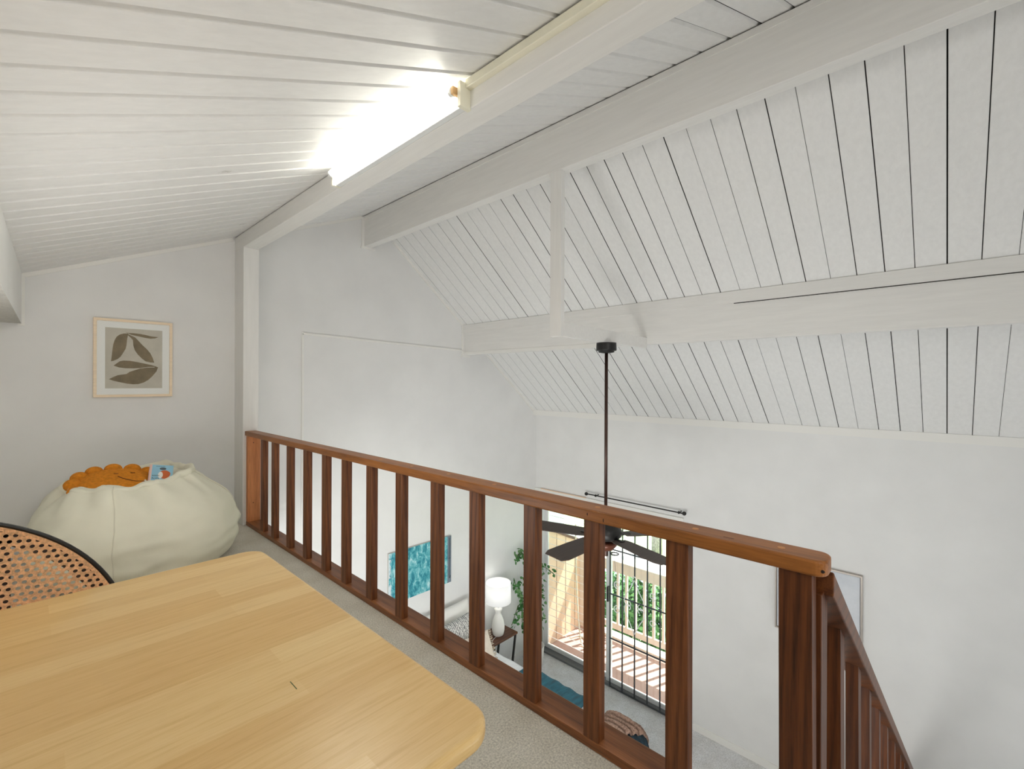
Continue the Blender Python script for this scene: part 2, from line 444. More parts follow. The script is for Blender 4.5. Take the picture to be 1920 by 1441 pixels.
# moulding of the large wall panel, batten lines and beam-end trims
struct(MB().bar((1.862, W-.007, -2.3), (1.862, W-.007, 1.69), .02, .016, (0, 1, 0)).build('trim_2', M['trim'], bevel=.003))
struct(MB().bar((1.852, W-.007, 1.689), (3.90, W-.007, 1.628), .016, .024).build('trim_3', M['trim'], bevel=.003))
def rake(x0, x1, f, nm):
    struct(MB().bar((x0, W-.005, f(x0)-.014), (x1, W-.005, f(x1)-.014), .012, .03).build(nm, M['trim']))
rake(XR+.27, 3.9, RR, 'trim_4'); rake(4.0, XW-.02, RR, 'trim_5'); rake(1.42, 2.48, RL, 'trim_6'); rake(0, 1.26, RL, 'trim_7')
struct(MB().box(2.478, 2.506, W-.014, W, 2.655, RL(2.49)-.01).box(2.47, 2.64, W-.016, W, 2.652, 2.675).build('trim_8', M['trim']))
struct(MB().box(3.884, 3.906, W-.014, W, 1.565, RR(3.9)-.01).box(3.876, 4.02, W-.016, W, 1.545, 1.573).build('trim_9', M['trim']))

# ------------------------------------------------------------------ beams
b = MB(); b.hexa([(2.506, YB, 2.672), (XR, YB, 2.672), (XR, W, 2.672), (2.506, W, 2.672), (2.506, YB, RL(2.506)-.004), (XR, YB, RL(XR)-.004), (XR, W, RL(XR)-.004), (2.506, W, RL(2.506)-.004)])
r = tag(b.build('ridge_beam', M['beam'], bevel=.004), 'long white painted ridge beam along the ceiling peak', 'beam', 'white ceiling beams')
MB().box(2.499, 2.507, YB, W, RL(2.5)-.045, RL(2.499)-.009).build('batten', M['beam'], r)
b = MB(); x0, x1 = 1.276, 1.397
b.hexa([(x0, YB, 2.362), (x1, YB, 2.362), (x1, W, 2.362), (x0, W, 2.362), (x0, YB, RL(x0)-.004), (x1, YB, RL(x1)-.004), (x1, W, RL(x1)-.004), (x0, W, RL(x0)-.004)])
tag(b.build('loft_beam', M['beam'], bevel=.004), 'white painted beam carrying the lit fluorescent tube', 'beam', 'white ceiling beams')
b = MB(); x0, x1 = 3.906, 3.996
b.hexa([(x0, YB, 1.572), (x1, YB, 1.572), (x1, W, 1.572), (x0, W, 1.572), (x0, YB, RR(x0)-.07), (x1, YB, RR(x1)-.004), (x1, W, RR(x1)-.004), (x0, W, RR(x0)-.07)])
r = tag(b.build('purlin', M['beam'], bevel=.003), 'lower white beam halfway down the steep ceiling above the fan', 'beam', 'white ceiling beams')
MB().box(x0-.006, x1-.02, YB, W, 1.862, RR(x0)-.004).build('batten', M['beam'], r, bevel=.002)
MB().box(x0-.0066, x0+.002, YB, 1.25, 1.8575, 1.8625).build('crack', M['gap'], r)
MB().box(x0-.004, x0+.004, 2.3, W, 1.572, 1.612).build('lower_trim', M['trim'], r, bevel=.002)
# post under the loft beam
tag(MB().box(1.276, 1.397, 4.342, W, 0, 2.362).build('wall_post', M['post'], bevel=.003), 'white square post against the wall at the far end of the railing', 'post')
# hanging bracket
t = thing('fan_bracket', 'white board post hanging from the ridge beam with an arm to the lower beam', 'bracket', (2.526, 1.96, 2.67))
MB().box(2.506, 2.546, 1.915, 2.01, 1.537, 2.672).build('post', M['post'], t, bevel=.002)
MB().hexa([(2.546, 1.915, 1.537), (3.906, 2.0, 1.537), (3.906, 2.04, 1.537), (2.546, 1.955, 1.537), (2.546, 1.915, 1.634), (3.906, 2.0, 1.634), (3.906, 2.04, 1.634), (2.546, 1.955, 1.634)]).build('arm', M['beam'], t, bevel=.002)

# ------------------------------------------------------------------ fluorescent light
t = thing('fluorescent_light', 'lit bare tube light fixed along the loft beam', 'light', (1.26, 2.05, 2.42))
MB().box(1.246, 1.276, 1.47, 2.60, 2.3635, 2.452).build('housing', M['alu'], t, bevel=.003)
MB().box(1.222, 1.280, 1.452, 1.472, 2.352, 2.456).build('end_plate', M['cream_metal'], t, bevel=.002)
MB().box(1.226, 1.278, 2.598, 2.612, 2.36, 2.454).build('end_plate', M['cream_metal'], t, bevel=.002)
MB().tube([(1.214, 1.505, 2.418), (1.214, 2.575, 2.418)], .0185, 20).build('tube', M['tube'], t, smooth=False)
for y0, y1 in ((1.488, 1.505), (2.575, 2.592)):
    MB().tube([(1.214, y0, 2.418), (1.214, y1, 2.418)], .019, 20).build('tube_cap', M['alu'], t)
MB().box(1.201, 1.246, 1.474, 1.49, 2.402, 2.434).build('socket', M['socket'], t, bevel=.003)
MB().box(1.201, 1.246, 2.59, 2.602, 2.402, 2.434).build('socket', M['alu'], t, bevel=.003)
t2 = MB().box(1.248, 1.277, YB, 1.452, 2.434, RL(1.248)-.006).build('cable_cover', M['cream_metal'], bevel=.003)
tag(t2, 'cream cable cover strip running along the loft beam from the tube light', 'cable cover')

# ------------------------------------------------------------------ loft railing
t = thing('loft_railing', 'stained brown wooden railing with square balusters along the loft edge', 'railing', (1.31, 2.28, 0))
# top rail: flat board with a rounded end towards the stairs
zr0, zr1 = .761, .800; xa, xb = 1.289, 1.379; ye = .206
poly = [(xa, 4.34), (xb, 4.34)]
rc = .03
poly += [(xb-rc+rc*math.cos(q), ye+rc-rc*math.sin(q)) for q in [k*PI/12 for k in range(0, 7)]]
rc = .03
poly += [(xa+rc-rc*math.sin(q), ye+rc-rc*math.cos(q)) for q in [k*PI/12 for k in range(0, 7)]]
tr = MB().prism(poly, lambda a, b_, h: (a, b_, h), zr0, zr1).build('top_rail', M['rail_h'], t, bevel=.006, seg=3)
for y in (.31, .53, .86, 1.36, 1.66, 1.95, 2.24): MB().tube([(1.334, y, zr1-.002), (1.334, y, zr1+.0006)], .009, 14).build('wood_plug', M['plug'], tr)
MB().ball((xa+.0085, ye+.0095, .776), .0055, .5, 1.0, .75, 10).build('knot_mark', M['hole'], tr)
MB().ball((xa, .872, .783), .004, .2, .5, 1.3, 10).build('knot_mark', M['hole'], tr)
MB().ball((xa, .81, .775), .003, .2, .6, 2.2, 10).build('knot_mark', M['hole'], tr)
MB().box(1.316, 1.321, .42, .447, zr1-.001, zr1+.0004).build('scuff_mark', M['brown_cap'], tr)
MB().box(1.300, 1.405, .2, 4.34, 0, .032).build('bottom_rail', M['rail_flat'], t, bevel=.004)
MB().box(1.302, 1.402, 4.30, 4.34, .032, zr0).build('end_post', M['rail_wallpost'], t, bevel=.002)
for z in (.70, .19): MB().tube([(1.345, 4.299, z), (1.345, 4.3005, z)], .004, 10).build('screw_hole', M['hole'], t)
ys = [3.884, 3.654, 3.363, 3.078, 2.797, 2.536, 2.249, 1.960, 1.669, 1.400, 1.093, .823]
for y in ys:
    MB().box(1.301, 1.339, y*1.012, y*1.012+.062, .03, zr0+.002).build('baluster', M['rail_bal'], t, bevel=.003)
MB().box(1.301, 1.339, .538, .605, .03, zr0+.002).build('baluster', M['rail_bal'], t, bevel=.003)
b = MB(); b.hexa([(1.306, .228, -.9), (1.352, .228, -.9), (1.352, .301, -.9), (1.306, .301, -.9), (1.299, .236, .763), (1.345, .236, .763), (1.345, .309, .763), (1.299, .309, .763)])
b.build('newel_post', M['rail_v'], t, bevel=.003)

# ------------------------------------------------------------------ stair and its railing
hs = .734
hz = lambda x: .770-hs*(x-1.36)
t = thing('stair_railing', 'stained brown sloping handrail with square balusters descending beside the stairs', 'railing', (3.2, .24, ZF))
MB().hexa([(1.385, .205, hz(1.385)-.062), (5.2, .205, hz(5.2)-.062), (5.2, .285, hz(5.2)-.062), (1.385, .285, hz(1.385)-.062),
           (1.385, .205, hz(1.385)), (5.2, .205, hz(5.2)), (5.2, .285, hz(5.2)), (1.385, .285, hz(1.385))]).build('handrail', M['rail_x'], t, bevel=.004)
MB().box(1.356, 1.43, .226, .266, -.9, hz(1.39)-.05).build('post', M['rail_v'], t, bevel=.003)
for x in (1.636, 2.007, 2.324, 2.683, 3.077, 3.542, 4.02, 4.42, 4.82, 5.1):
    zt = hz(x+.03)-.05; zb = hz(x)-1.02
    MB().hexa([(x+.006, .222, zb), (x+.074, .222, zb), (x+.074, .262, zb), (x+.006, .262, zb), (x, .226, zt+.02), (x+.066, .226, zt-.03), (x+.066, .264, zt-.03), (x, .264, zt+.02)]).build('baluster', M['rail_v'], t, bevel=.002)
MB().hexa([(1.32, .218, hz(1.32)-1.24), (5.2, .218, ZF), (5.2, .27, ZF), (1.32, .27, hz(1.32)-1.24), (1.32, .218, hz(1.32)-.96), (5.2, .218, hz(5.2)-.96), (5.2, .27, hz(5.2)-.96), (1.32, .27, hz(1.32)-.96)]).build('stringer', M['rail_x'], t, bevel=.003)
st = MB(); n = 14; run = (5.2-1.43)/n; rise = -ZF/n
pts = [(1.43, -.0-rise)]
for k in range(1, n):
    pts += [(1.43+run*k, -rise*k), (1.43+run*k, -rise*(k+1))]
pts.append((5.2, ZF)); pts.append((1.43+run*2.2, ZF))
st.prism(pts, lambda a, b_, h: (a, h, b_), -.78, .217)
struct(st.build('floor', M['carpet_dn']), 'carpeted stairs going down beside the sloping handrail')

# ------------------------------------------------------------------ table
t = thing('wooden_table', 'light rubberwood table with rounded corners in the loft', 'table', (-.21, 1.035, 0))
X0, X1, Y0, Y1, rc = -.93, .508, .503, 1.567, .055
poly = []
for cx_, cy_, a0 in ((X1-rc, Y1-rc, 0), (X0+rc, Y1-rc, 90), (X0+rc, Y0+rc, 180), (X1-rc, Y0+rc, 270)):
    for k in range(9):
        q = math.radians(a0+k*90/8); poly.append((cx_+rc*math.cos(q), cy_+rc*math.sin(q)))
top = MB().prism(poly, lambda a, b_, h: (a, b_, h), .672, .70).build('tabletop', M['table'], t, bevel=.009, seg=4)
for p in top.data.polygons: p.use_smooth = False
MB().box(.318, .3195, .80, .828, .6998, .7003).build('pencil_mark', M['stem'], top)
ap = MB(); ap.box(X0+.07, X1-.07, Y0+.07, Y0+.09, .59, .672); ap.box(X0+.07, X1-.07, Y1-.09, Y1-.07, .59, .672); ap.box(X0+.07, X0+.09, Y0+.09, Y1-.09, .59, .672); ap.box(X1-.09, X1-.07, Y0+.09, Y1-.09, .59, .672)
ap.build('apron', M['table'], t)
for x in (X0+.1, X1-.1):
    for y in (Y0+.1, Y1-.1):
        MB().hexa([(x-.02, y-.02, 0), (x+.02, y-.02, 0), (x+.02, y+.02, 0), (x-.02, y+.02, 0), (x-.03, y-.03, .672), (x+.03, y-.03, .672), (x+.03, y+.03, .672), (x-.03, y+.03, .672)]).build('leg', M['table'], t, bevel=.004)

# ------------------------------------------------------------------ cane chair
t = thing('cane_chair', 'round-backed cane chair with thin black rim behind the wooden table', 'chair', (-.21, 1.5, 0))
CC, RC = Vector((-.21, 1.66, .497)), .4135
def backpt(x, z, off=0):       # gently dished back
    q = (x-CC.x)/RC
    return Vector((x, 1.66+.05*0-.0*q*q+off, z))
def inside(x, z, m=0):
    if z < .46+m: return False
    dx = x-CC.x
    if abs(dx) > .385-m: return False
    return dx*dx+(z-CC.z)**2 < (RC-m)**2
outl = []
a0 = math.acos(.385/RC)
outl += [(CC.x+.385, .45)]
for k in range(0, 41):
    q = a0+(PI-2*a0)*k/40; outl.append((CC.x+RC*math.cos(q), CC.z+RC*math.sin(q)))
outl += [(CC.x-.385, .45)]
MB().tube([backpt(x, z) for x, z in outl], .0055, 10, closed=True).build('rim', M['black'], t, smooth=True)
# cane weave: hexagonal cells with oval holes
cn = MB(); s = .0165; ang = math.radians(-9)
ca, sa = math.cos(ang), math.sin(ang)
cache = {}
def vtx(x, z, off=0):
    k = (round(x, 5), round(z, 5), off)
    if k not in cache: cache[k] = cn.bm.verts.new(backpt(x, z, off))
    return cache[k]
hexr = s/math.sqrt(3)
for i in range(-46, 47):
    for j in range(-46, 47):
        u = s*(i+.5*(j % 2)); w = s*math.sqrt(3)/2*j
        x = CC.x+u*ca-w*sa; z = CC.z+.1+u*sa+w*ca
        if not inside(x, z, .004): continue
        out = []; inn = []
        for k in range(12):
            q = PI/6+k*PI/6
            rr_ = hexr*(1.0 if k % 2 == 0 else math.cos(PI/6))
            for lst, r_ in ((out, rr_), (inn, hexr*.50)):
                uu, ww = u+r_*math.cos(q), w+r_*math.sin(q)*(1.0 if lst is out else .92)
                lst.append(vtx(CC.x+uu*ca-ww*sa, CC.z+.1+uu*sa+ww*ca))
        for k in range(12): cn.face([out[k], out[(k+1) % 12], inn[(k+1) % 12], inn[k]])
ob = cn.build('cane_panel', M['cane'], t, solid=.0022)
# woven border that closes the panel to the rim
bd = MB()
def ring(m0, m1, yo):
    A_, B_ = [], []
    for k in range(0, 61):
        q = a0+(PI-2*a0)*k/60
        A_.append((CC.x+(RC-m0)*math.cos(q), CC.z+(RC-m0)*math.sin(q))); B_.append((CC.x+(RC-m1)*math.cos(q), CC.z+(RC-m1)*math.sin(q)))
    return A_, B_
A_, B_ = ring(.003, .014, 0)
va = [bd.bm.verts.new(backpt(x, z, -.001)) for x, z in A_]; vb = [bd.bm.verts.new(backpt(x, z, -.001)) for x, z in B_]
for k in range(60): bd.face([va[k], va[k+1], vb[k+1], vb[k]])
bd.build('cane_border', M['cane'], t, solid=.003)
# dark frame band behind the cane and two uprights
fb = MB(); A_, B_ = ring(.006, .044, 0)
for k in range(60):
    p = [backpt(*A_[k], .006), backpt(*A_[k+1], .006), backpt(*B_[k+1], .006), backpt(*B_[k], .006)]
    q = [v+Vector((0, .014, 0)) for v in p]; fb.hexa(p+q)
fb.build('back_frame', M['chairwood'], t, weld=True)
for x in (-.032, -.388):
    MB().box(x-.011, x+.011, 1.666, 1.68, .45, .845).build('back_slat', M['chairwood'], t)
MB().box(-.46, .04, 1.18, 1.64, .43, .46).build('seat', M['cane'], t, bevel=.012)
MB().tube([(-.47, 1.17, .43), (.05, 1.17, .43), (.05, 1.65, .43), (-.47, 1.65, .43)], .01, 8, closed=True).build('seat_frame', M['black'], t)
for x in (-.45, .03):
    for y in (1.19, 1.63): MB().tube([(x, y, .43), (x, y, 0)], .011, 10).build('leg', M['black'], t)
for x in (-.45, .03): MB().tube([(x, 1.63, .43), (x, 1.66, .6)], .01, 8).build('back_support', M['black'], t)

# ------------------------------------------------------------------ bean bag
BC = Vector((.545, 3.86, 0))
prof = [(.0, .0), (.30, .0), (.43, .02), (.515, .10), (.545, .21), (.535, .33), (.49, .44), (.405, .53), (.335, .585), (.29, .60), (.252, .56), (.20, .48), (.08, .44), (0, .43)]
def bagpt(u, v):
    th = 2*PI*u; r, z = interp(prof, v)
    c, s_ = math.cos(th), math.sin(th)
    nv = Vector((c*1.3, s_*1.3, z*2.2))
    top = max(0, min(1, (z-.30)/.28))
    # lopsided slump: fuller to the right, tighter to the left; rim a little lower in front
    r *= 1+.015*c-.02*top*c
    rim = math.exp(-((v-.66)/.10)**2)
    z += rim*(.018*c-.006+.008*(-s_)) + rim*.030*noise.noise(nv*2.1+Vector((3, 1, 7)))
    # gathered folds below the rim
    f = math.sin(9*th+2.2*noise.noise(nv*1.6))*.5+math.sin(17*th+3*noise.noise(nv*2.3+Vector((5, 5, 5))))*.3
    r += .034*f*math.exp(-((v-.60)/.10)**2)
    r += .05*noise.noise(nv*1.1+Vector((9, 2, 4)))*min(1, r*2)*(1-.4*top)
    side = math.exp(-((v-.36)/.16)**2)
    wv = noise.noise(Vector((th*1.1, z*14+1.2*noise.noise(Vector((th*2, z*5, 1))), 2.2)))
    r += .021*wv*side+.006*noise.noise(Vector((th*3.3, z*22, 8)))*side
    r += .010*noise.noise(nv*4.3)
    sx_ = -.055*top*top
    return BC+Vector((r*c+sx_, r*s_, max(0, z+(0 if z < .02 else .012*noise.noise(nv*3)))))
t = thing('bean_bag', 'large cream bean bag chair in the loft corner below the framed leaf print', 'bean bag', BC)
bb = MB(); V = bb.grid(bagpt, 160, 90, close_u=True)
bb.build('cover', M['bag'], t, smooth=True, weld=True)
for th in (-112, -20, 70, 160):
    MB().tube([bagpt((th % 360)/360, .12+.52*k/40)+Vector((0, 0, .0015)) for k in range(41)], .0032, 6).build('seam', M['bagseam'], t, smooth=True)
# folded lip of cloth around the opening
def lip(u, v):
    th = 2*PI*u; c, s_ = math.cos(th), math.sin(th)
    base = bagpt(u, .665)
    w = .5+.5*noise.noise(Vector((c*2.2, s_*2.2, 4)))
    tall = (.028+.03*w)*(1.25 if c > .2 else .8)*(.55 if s_ < -.3 else 1)
    q = PI*1.1*v
    return base+Vector((c*(-.02*math.cos(q)+.012), s_*(-.02*math.cos(q)+.012), math.sin(q)*tall-.02))+Vector((noise.noise(Vector((th*4, v, 1)))*.012, 0, noise.noise(Vector((th*5, v*2, 3)))*.010))
lp = MB(); lp.grid(lip, 120, 9, close_u=True)
lp.build('gathered_lip', M['bag'], t, smooth=True, solid=.004)

# sun cushion resting in the opening
SCN = Vector((.405, 3.80, .575)); tilt = Matrix.Rotation(math.radians(17), 3, 'X') @ Matrix.Rotation(math.radians(2), 3, 'Y')
def disc(p): return SCN + tilt @ Vector(p)
t = thing('sun_cushion', 'orange plush sun cushion with a stitched smile lying in the bean bag', 'cushion', SCN)
sb = MB()
def sunpt(u, v):
    a = 2*PI*u; q = -PI/2+PI*v; r = .185*math.cos(q)**.75 if math.cos(q) > 0 else 0
    return disc((r*math.cos(a)*1.05, r*math.sin(a), .05*math.sin(q)+.004*noise.noise(Vector((r*9*math.cos(a), r*9*math.sin(a), 1)))))
sb.grid(sunpt, 48, 20, close_u=True)
sb.build('face', M['sun'], t, smooth=True, weld=True)
for k in range(13):
    a = 2*PI*k/13+.12
    m_ = MB(); m_.ball((0, 0, 0), .043, 1.0, 1.12, .82, 16)
    R_ = Matrix.Rotation(a, 3, 'Z')
    for v in m_.bm.verts: v.co = disc(R_ @ (v.co+Vector((.205, 0, .004))))
    m_.build('ray', M['sun'], t, smooth=True)
def onface(x, y):
    rr_ = math.hypot(x/1.05, y)/.185; return disc((x, y, .05*math.sqrt(max(0, 1-min(1, rr_)**2.6))+.001))
for x in (-.005, .078): MB().tube([onface(x-.011, .042), onface(x, .036), onface(x+.011, .04)], .0028, 6).build('eye', M['stitch'], t)
MB().tube(smoothpath([onface(.0, -.002), onface(.03, -.045), onface(.075, -.075), onface(.125, -.075)], 6), .0026, 6).build('mouth', M['stitch'], t)
MB().ball(onface(.128, -.07), .007).build('loose_thread', M['whitebtn'], t, smooth=True)
# picture book
BKC = Vector((.622, 3.76, .612)); RB = Matrix.Rotation(math.radians(-14), 3, 'Z') @ Matrix.Rotation(math.radians(34), 3, 'X') @ Matrix.Rotation(math.radians(12), 3, 'Y')
def bk(p): return BKC + RB @ Vector(p)
def bkbox(x0, x1, y0, y1, z0, z1): return [bk(p) for p in ((x0,y0,z0),(x1,y0,z0),(x1,y1,z0),(x0,y1,z0),(x0,y0,z1),(x1,y0,z1),(x1,y1,z1),(x0,y1,z1))]
t = thing('picture_book', "light blue children's picture book leaning against the orange cushion", 'book', BKC)
MB().hexa(bkbox(-.06, .06, -.075, .075, -.003, .003)).build('pages', M['paper'], t)
MB().hexa(bkbox(-.062, .062, -.077, .077, .003, .005)).hexa(bkbox(-.062, .062, -.077, .077, -.005, -.003)).build('cover', M['book_cover'], t)
MB().hexa(bkbox(-.066, -.052, -.077, .077, .0045, .0056)).hexa(bkbox(-.066, -.062, -.077, .077, -.005, .0056)).build('spine', M['pink'], t)
il = MB()
def blob(pts, h): il.prism(pts, lambda a, b_, hh: bk((a, b_, hh)), .005, h)
il.mi = 0; blob([(.018+.030*math.cos(q)*(1+.1*math.sin(3*q)), -.012+.040*math.sin(q)) for q in [k*PI/9 for k in range(18)]], .0056)
il.mi = 1; blob([(.006+.018*math.cos(q), .042+.012*math.sin(q)) for q in [k*PI/7 for k in range(14)]], .0060)
il.mi = 2; blob([(-.004+.013*math.cos(q), -.018+.030*math.sin(q)) for q in [k*PI/7 for k in range(14)]], .0062)
il.mi = 3
rnd = random.Random(5)
for row in range(2):
    for k in range(5):
        x = -.046+.008*k; y = -.03-.024*row
        il.hexa(bkbox(x, x+.003, y, y+.006+.006*rnd.random(), .005, .0064))
for k in range(7): il.hexa(bkbox(-.03+.007*k, -.026+.007*k, .062, .065, .005, .006))
il.build('cover_picture', [M['bookorange'], M['bookgrey'], M['bookwhite'], M['ink']], t)

# ------------------------------------------------------------------ framed leaf print
t = thing('framed_print', 'square pale wood framed print of grey-brown leaves on the loft wall', 'picture', (.585, W, 1.39))
fx0, fx1, fz0, fz1 = .348, .822, 1.099, 1.687
def frame_ring(x0, x1, z0, z1, w, y0, y1, fn):
    b = MB(); P = [(x0, z0), (x1, z0), (x1, z1), (x0, z1)]; Q = [(x0+w, z0+w), (x1-w, z0+w), (x1-w, z1-w), (x0+w, z1-w)]
    O0 = [b.bm.verts.new(fn(a, y0, c)) for a, c in P]; O1 = [b.bm.verts.new(fn(a, y1, c)) for a, c in P]
    I0 = [b.bm.verts.new(fn(a, y0, c)) for a, c in Q]; I1 = [b.bm.verts.new(fn(a, y1, c)) for a, c in Q]
    for i in range(4):
        j = (i+1) % 4
        b.face([O0[i], O0[j], I0[j], I0[i]]); b.face([O1[i], O1[j], I1[j], I1[i]]); b.face([O0[i], O0[j], O1[j], O1[i]]); b.face([I0[i], I0[j], I1[j], I1[i]])
    return b
idf = lambda a, y, c: (a, y, c)
frame_ring(fx0, fx1, fz0, fz1, .019, W-.028, W, idf).build('frame', M['frame'], t, bevel=.002)
MB().box(fx0+.015, fx1-.015, W-.018, W-.003, fz0+.015, fz1-.015).build('mat', M['mat'], t)
LV = [[(.5465,1.5832),(.5198,1.5811),(.4965,1.5712),(.4792,1.5537),(.4677,1.5277),(.4602,1.4971),(.4565,1.4668),(.4528,1.4265),(.4472,1.3672),(.4624,1.3718),(.4854,1.3853),(.5028,1.4047),(.5163,1.4321),(.5319,1.466),(.5369,1.4968),(.5396,1.5327),(.5442,1.5636)],
[(.5268,1.5954),(.5473,1.5869),(.5791,1.5879),(.6195,1.5849),(.6523,1.5796),(.6856,1.5717),(.732,1.5683),(.7109,1.5572),(.6815,1.553),(.6524,1.5562),(.6196,1.5631),(.5872,1.5695),(.5632,1.5753),(.5434,1.585)],
[(.5442,1.579),(.5672,1.5664),(.5873,1.5566),(.6075,1.5322),(.632,1.5001),(.6609,1.4679),(.6818,1.4376),(.6966,1.4015),(.7064,1.366),(.682,1.3667),(.653,1.3736),(.6283,1.3961),(.6038,1.4261),(.5855,1.4587),(.5774,1.4916),(.5745,1.5351),(.5613,1.5521),(.5454,1.5688)],
[(.4618,1.3352),(.4778,1.3512),(.4971,1.369),(.5204,1.376),(.5558,1.3752),(.6039,1.3667),(.6448,1.3566),(.6863,1.3475),(.7115,1.3387),(.7073,1.3323),(.6696,1.3312),(.6203,1.3216),(.5759,1.3174),(.5323,1.3173),(.4933,1.3224)],
[(.4355,1.2336),(.4628,1.2514),(.4858,1.2642),(.5364,1.2736),(.5561,1.2908),(.588,1.3043),(.6203,1.318),(.6614,1.3258),(.7073,1.328),(.7115,1.3387),(.7306,1.3297),(.7201,1.2966),(.6949,1.2593),(.67,1.2302),(.6411,1.2092),(.6085,1.1972),(.5763,1.1951),(.5405,1.2003),(.5014,1.2103),(.4629,1.2213)]]
pr = MB(); pr.box(.414, .757, W-.0186, W-.0178, 1.165, 1.6205); pr.mi = 1
for P in LV: pr.prism(P, lambda a, b_, h: (a, h, b_), W-.0192, W-.0184)
pr.build('print', [M['print'], M['leafprint']], t)

# ------------------------------------------------------------------ ceiling fan
FC = Vector((3.178, 1.975, 0)); zb = .012
t = thing('ceiling_fan', 'dark brown five-blade ceiling fan on a long rod over the bedroom', 'fan', (FC.x, FC.y, 1.537))
MB().lathe([(.03, 1.455), (.062, 1.462), (.062, 1.472), (.078, 1.475), (.080, 1.483), (.078, 1.53), (.078, 1.537)], FC).build('canopy', M['black'], t, smooth=True)
MB().tube([FC+Vector((0, 0, 1.46)), FC+Vector((0, 0, .12))], .0132, 16).build('downrod', M['bronze'], t, smooth=True)
MB().lathe([(.02, .16), (.045, .13), (.10, .095), (.125, .06), (.125, .015), (.10, -.01), (.06, -.02)], FC).build('motor', M['black'], t, smooth=True)
for k in range(5):
    a = math.radians(35+72*k); d = Vector((math.cos(a), math.sin(a), 0)); s_ = Vector((-math.sin(a), math.cos(a), 0))
    bl = MB()
    n_ = [(.15, .068), (.20, .082), (.40, .092), (.60, .095), (.655, .072)]
    up, lo = [], []
    for r_, w_ in n_:
        for lst, sg in ((up, 1), (lo, -1)):
            p = FC+d*r_+s_*w_*sg+Vector((0, 0, zb-.009*sg*w_/.095)); lst.append(p)
    poly = up+lo[::-1]
    Av = [bl.bm.verts.new(p-Vector((0, 0, .003))) for p in poly]; Bv = [bl.bm.verts.new(p+Vector((0, 0, .003))) for p in poly]
    bl.face(Av); bl.face(Bv)
    for i in range(len(poly)): bl.face([Av[i], Av[(i+1) % len(poly)], Bv[(i+1) % len(poly)], Bv[i]])
    o = bl.build('blade', M['fan_wood'], t)
    MB().bar(FC+d*.09+Vector((0, 0, zb-.004)), FC+d*.20+Vector((0, 0, zb+.006)), .045, .006).build('blade_iron', M['black'], o)
MB().lathe([(.03, -.03), (.085, -.035), (.09, -.06), (.06, -.095), (.02, -.105)], FC).build('light_bowl', M['amber'], t, smooth=True)
MB().tube([FC+Vector((0, 0, -.1)), FC+Vector((0, 0, -.15))], .02, 12).build('finial', M['bronze'], t)
MB().tube([FC+Vector((.045+.03*math.cos(q), -.055+.03*math.sin(q), -.135)) for q in [k*PI/10 for k in range(20)]], .005, 6, closed=True).build('scroll_ring', M['black'], t)
MB().tube([FC+Vector((.04, -.05, -.10)), FC+Vector((.05, -.06, -.28))], .0015, 5).build('pull_chain', M['iron'], t)

# ------------------------------------------------------------------ sliding door
dr = MB()
dr.box(XW-.02, XW+.13, DY0-.005, DY0+.06, ZF, DZ-.05).box(XW-.02, XW+.13, DY1-.045, DY1, ZF, DZ-.05).box(XW-.02, XW+.13, DY0-.005, DY1, DZ-.06, DZ)
dr.mi = 1; dr.box(XW-.02, XW+.13, DY0, DY1, ZF, ZF+.03)
d1 = struct(dr.build('door_1', [M['alu'], M['grey_alu']]), 'white framed sliding glass door to the balcony')
def leaf_(y0, y1, x, w=.055):
    b_ = frame_ring(y0, y1, ZF+.03, DZ-.06, w, x, x+.03, lambda a, y, c: (y, a, c)); o = b_.build('door_panel', M['alu'], d1, bevel=.003)
    MB().box(x+.012, x+.017, y0+w*.8, y1-w*.8, ZF+.03+w*.8, DZ-.06-w*.8).build('glass', M['glass'], o)
    return o
leaf_(3.30, DY1-.04, XW+.08); lf = leaf_(DY0+.05, 3.345, XW+.03)
MB().box(XW-.012, XW+.03, 3.29, 3.312, -1.70, -1.50).build('door_handle', M['black'], lf, bevel=.003)
struct(MB().box(XW-.025, XW, DY0-.09, W, DZ, DZ+.085).box(XW-.025, XW, DY0-.09, DY0-.005, ZF, DZ).build('trim_door', M['trim'], bevel=.003))
struct(MB().box(XW-.03, XW-.02, 3.64, 4.45, DZ+.082, DZ+.094).build('trim_10', M['beige']))
# iron security gate over the opening half
t = thing('security_gate', 'dark iron security gate with white scrolls in front of the open door half', 'gate', (XW-.04, 2.8, ZF))
gx = XW-.042
for y in (3.24, 3.058, 2.883, 2.71, 2.542, 2.385): MB().box(gx-.007, gx+.007, y-.007, y+.007, ZF+.025, DZ-.02).build('vertical_bar', M['iron'], t)
for z in (ZF+.03, -2.145, -1.56, -.97, DZ-.03): MB().box(gx-.006, gx+.006, 2.376, 3.249, z-.007, z+.007).build('cross_bar', M['iron'], t)
def scroll(cy_, cz, sy, sz, r0=.055):
    P = []
    for k in range(28):
        q = k/27*2.6*PI; r_ = r0*(1-.7*k/27); P.append((gx-.012, cy_+sy*r_*math.sin(q), cz+sz*(r_*math.cos(q)-r0)))
    return P
yc = 2.883
def sc(P): MB().tube(P, .0055, 6).build('scroll', M['white_iron'], t, smooth=True)
sc([(gx-.012, yc+.03*math.cos(q), -1.27+.035*math.sin(q)) for q in [k*PI/8 for k in range(-2, 7)]])
